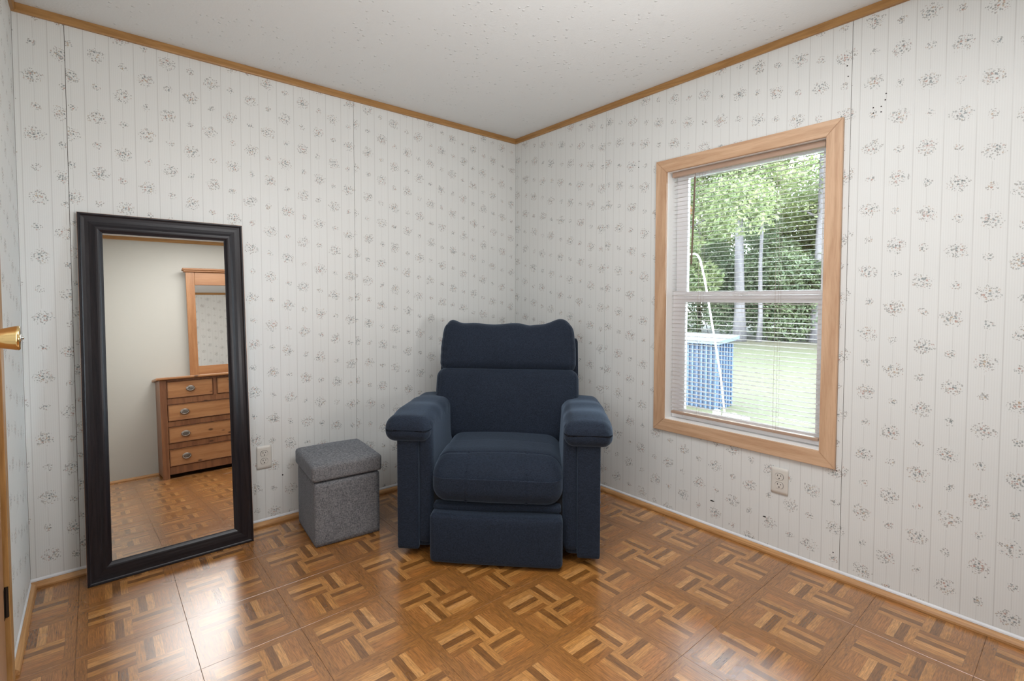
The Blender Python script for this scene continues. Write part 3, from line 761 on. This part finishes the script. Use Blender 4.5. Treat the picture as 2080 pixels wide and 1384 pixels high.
for z0, z1 in ((.104, .251), (.307, .448), (.502, .646)): drawer(xi0+.003, xi1-.003, z0, z1, [xi0+.13, xi1-.13])
DM = thing('dresser_mirror', 'pine framed mirror with overhanging cap standing on top of the dresser', 'mirror', (ox, -3.12, .8965))
ax0, ax1 = -1.645-ox, -(-1.645-ox)
for s_, x0 in ((0, ax0), (1, ax1-.075)): obj('frame_post', box(x0, x0+.075, -.012, .012, 0, 1.045, .002), M['pine_z'], DM)
obj('frame_rail', box(ax0+.076, ax1-.076, -.011, .011, .915, 1.045, .002), M['pine_x'], DM)
obj('frame_rail', box(ax0+.076, ax1-.076, -.011, .011, 0, .098, .002), M['pine_x'], DM)
bm = bmesh.new(); bx(bm, ax0-.018, ax1+.018, -.026, .030, 1.046, 1.060, .004); bx(bm, ax0-.030, ax1+.030, -.034, .040, 1.0605, 1.082, .006); obj('cap_moulding', bm, M['pine_x'], DM)
obj('mirror_glass', box(ax0+.070, ax1-.070, -.005, -.001, .09, .925), M['mirror'], DM)

# ------------------------------------------------------------------ outside: lawn, box, pipe, trees
bm = bmesh.new(); bx(bm, .35, 70, -40, 60, GROUND-.2, GROUND); lw = struct('lawn', bm, M['lawn'])
bm = bmesh.new(); bx(bm, .125, .16, -8, 6, GROUND+.0, -.05); struct('skirting', bm, M['white'])
BX = thing('storage_box', 'blue slatted garden box with a pale overhanging lid on the lawn', 'storage box', (5.95, 1.83, GROUND))
obj('panel', box(-.27, .27, -.50, .50, .0, 1.10, .005), M['bluedark'], BX)
for k in range(13): obj('slat', box(-.292, -.2705, -.505+k*.0823, -.505+k*.0823+.026, .0, 1.10, .002), M['bluepaint'], BX)
for k in range(6): obj('slat', box(-.27+k*.10, -.27+k*.10+.03, -.522, -.5005, .0, 1.10, .002), M['bluepaint'], BX)
bm = bmesh.new(); prism(bm, [(-.36, 1.10), (.36, 1.16), (.36, 1.22), (-.36, 1.16)], 'y', -.58, .58); obj('lid', bm, M['bluelid'], BX)
bm = bmesh.new(); tube(bm, [(5.40, 1.80, 1.80), (5.41, 1.76, 1.87), (5.43, 1.70, 1.905), (5.45, 1.62, 1.91), (5.45, 1.57, 1.88), (5.45, 1.52, 1.79), (5.45, 1.44, 1.46), (5.46, 1.36, 1.01), (5.47, 1.29, .61), (5.48, 1.23, .26), (5.49, 1.17, -.10), (5.50, 1.10, GROUND)], .014, 8)
tag(obj('garden_pipe', bm, M['whitepipe'], None, True), 'thin white bent pipe rising in front of the blue garden box', 'pipe')
rst = random.Random(9)
for k in range(6):
    bm = bmesh.new(); bmesh.ops.create_icosphere(bm, subdivisions=2, radius=1)
    for v in bm.verts: v.co = Vector((v.co.x*rst.uniform(.9, 1.1)*.055, v.co.y*.065, v.co.z*.045))
    o = obj('stone', bm, M['stone'], None, True); o.location = (5.30+rst.uniform(-.12, .12), 1.20-.11*k+rst.uniform(-.03, .03), GROUND+.035)
    tag(o, 'small pale stone on the grass at the foot of the blue box', 'stone', 'pale stones beside the blue garden box')

def leaf_cloud(name, blobs, n, size, mat, parent, seed):
    """many small bent leaves spread through ellipsoids (cx,cy,cz,rx,ry,rz)"""
    rg = np.random.default_rng(seed); blobs = np.array(blobs, float)
    wts = blobs[:, 3]*blobs[:, 4]*blobs[:, 5]; wts = wts**.8; wts /= wts.sum()
    idx = rg.choice(len(blobs), n, p=wts); b = blobs[idx]
    d = rg.normal(size=(n, 3)); d /= np.linalg.norm(d, axis=1)[:, None]
    r = rg.uniform(.35, 1, size=(n, 1))**.5
    c = b[:, :3]+d*r*b[:, 3:6]
    u = rg.normal(size=(n, 3)); u /= np.linalg.norm(u, axis=1)[:, None]
    w = np.cross(u, rg.normal(size=(n, 3))); w /= np.linalg.norm(w, axis=1)[:, None]; nn = np.cross(u, w)
    s = size*rg.uniform(.6, 1.3, size=(n, 1))
    v = np.stack([c-u*s, c+w*s*.42-nn*s*.1, c+u*s, c-w*s*.42-nn*s*.1], 1).reshape(-1, 3)
    f = np.arange(n*4).reshape(n, 4)
    f = np.concatenate([f[:, [0, 1, 2]], f[:, [0, 2, 3]]])
    me = bpy.data.meshes.new(name); me.vertices.add(len(v)); me.vertices.foreach_set('co', v.ravel())
    me.loops.add(f.size); me.loops.foreach_set('vertex_index', f.ravel().astype(np.int32))
    me.polygons.add(len(f)); me.polygons.foreach_set('loop_start', np.arange(0, f.size, 3, dtype=np.int32))
    me.update(calc_edges=True); o = link(name, me, mat, parent); o['kind'] = 'stuff'; return o
def tree(x, y, h, rad, label, seed, crown0=.35, cr=2.2, n=9000, mat='leafB', size=.13, lean=(0, 0), branches=6, group=None):
    rg = random.Random(seed); t = thing('tree', label, 'tree', (x, y, GROUND), 0, group)
    bm = bmesh.new(); top = (lean[0], lean[1], h*.92)
    pts = [(lean[0]*k/8+rg.uniform(-.04, .04)*(k > 0), lean[1]*k/8+rg.uniform(-.04, .04)*(k > 0), h*.92*k/8) for k in range(9)]
    tube(bm, pts, [rad*(1.25 if k == 0 else 1-.085*k) for k in range(9)], 12); obj('trunk', bm, M['bark'], t, True)
    blobs = []
    for k in range(branches):
        z0 = h*(crown0+(.92-crown0)*k/branches); a = rg.uniform(0, 6.28); L = cr*rg.uniform(.6, 1.0)
        p0 = Vector((lean[0]*z0/h, lean[1]*z0/h, z0)); p1 = p0+Vector((math.cos(a)*L, math.sin(a)*L, L*.35))
        bm = bmesh.new(); tube(bm, [p0, p0.lerp(p1, .5)+Vector((0, 0, .1)), p1], [rad*.28, rad*.16, rad*.05], 6); obj('branch', bm, M['bark'], t, True)
        blobs.append((p1.x, p1.y, p1.z, cr*.55, cr*.55, cr*.4)); blobs.append((p0.x+math.cos(a)*L*.4, p0.y+math.sin(a)*L*.4, p0.z+.3, cr*.45, cr*.45, cr*.33))
    blobs.append((lean[0], lean[1], h, cr*.7, cr*.7, cr*.6))
    leaf_cloud('crown', blobs, n, size, M[mat], t, seed); return t
# the two trunks that stand at the back edge of the lawn
tree(19.6, 7.25, 11.5, .24, 'tall pale trunked tree at the lawn edge, in the middle of the window view', 11, .50, 2.3, 11000, 'leafA', .11, (.1, .2))
tree(19.9, 6.55, 10.0, .10, 'slender pale tree close in front of the thick middle trunk', 12, .55, 1.6, 4000, 'leafB', .10, (-.3, -.2))
tree(21.5, 4.85, 12.5, .27, 'tall straight tree with grey trunk at the right side of the window view', 13, .42, 2.2, 9000, 'leafA', .11, (0, -.1))
tree(19.0, 9.6, 10.0, .16, 'leafy tree at the left side of the window view above the blue box', 14, .22, 2.3, 15000, 'leafB', .11, (0, .2))
near = tree(14.0, 7.3, 8.5, .14, 'near tree left of the window view with branches reaching over the lawn', 15, .50, 2.6, 14000, 'leafB', .085, (.2, -.8))
dl = leaf_cloud('dry_leaves', [(13.2-14.0, 6.15-7.3, 4.15-GROUND, .16, .16, .2)], 140, .07, M['leafO'], near, 5); dl['label'] = 'small patch of orange dry leaves'
spots = [(24.5, 3.0), (25.5, 7.8), (24.0, 11.5), (27.5, 5.6), (28.5, 10.0), (24.0, -.5), (27, 15), (22, 15.5), (26, -5), (22, 20), (31, 1.8), (32, 13), (31, 7.5), (20, -9), (20, 26)]
for k, (x, y) in enumerate(spots):
    tree(x, y, 6.6+(k*37 % 5)*.6, .13, 'leafy woodland tree in the deep rows behind the pale trunked trees', 40+k, .12, 2.7, 12000, ('leafA', 'leafB')[k % 2], .12, (0, 0), 6, 'woodland trees beyond the lawn')
for k in range(12):
    y = -9+k*2.6; x = 21.3+rst.uniform(-.5, .8)
    b = thing('shrub', 'dark green leafy shrub in the undergrowth at the far lawn edge', 'shrub', (x, y, GROUND), 0, 'shrubs along the far edge of the lawn')
    bl = [(rst.uniform(-.5, .5), rst.uniform(-1.2, 1.2), rst.uniform(.6, 3.6)+(1.6 if q_ > 10 else 0), .9, 1.1, .9) for q_ in range(15)]
    leaf_cloud('foliage', bl, 21000, .085, M['leafC'], b, 90+k)
    bm = bmesh.new()
    for q in range(4): tube(bm, [(0, (q-1.5)*.3, 0), (rst.uniform(-.2, .2), (q-1.5)*.5, 1.4)], [.03, .012], 5)
    obj('stem', bm, M['bark'], b)
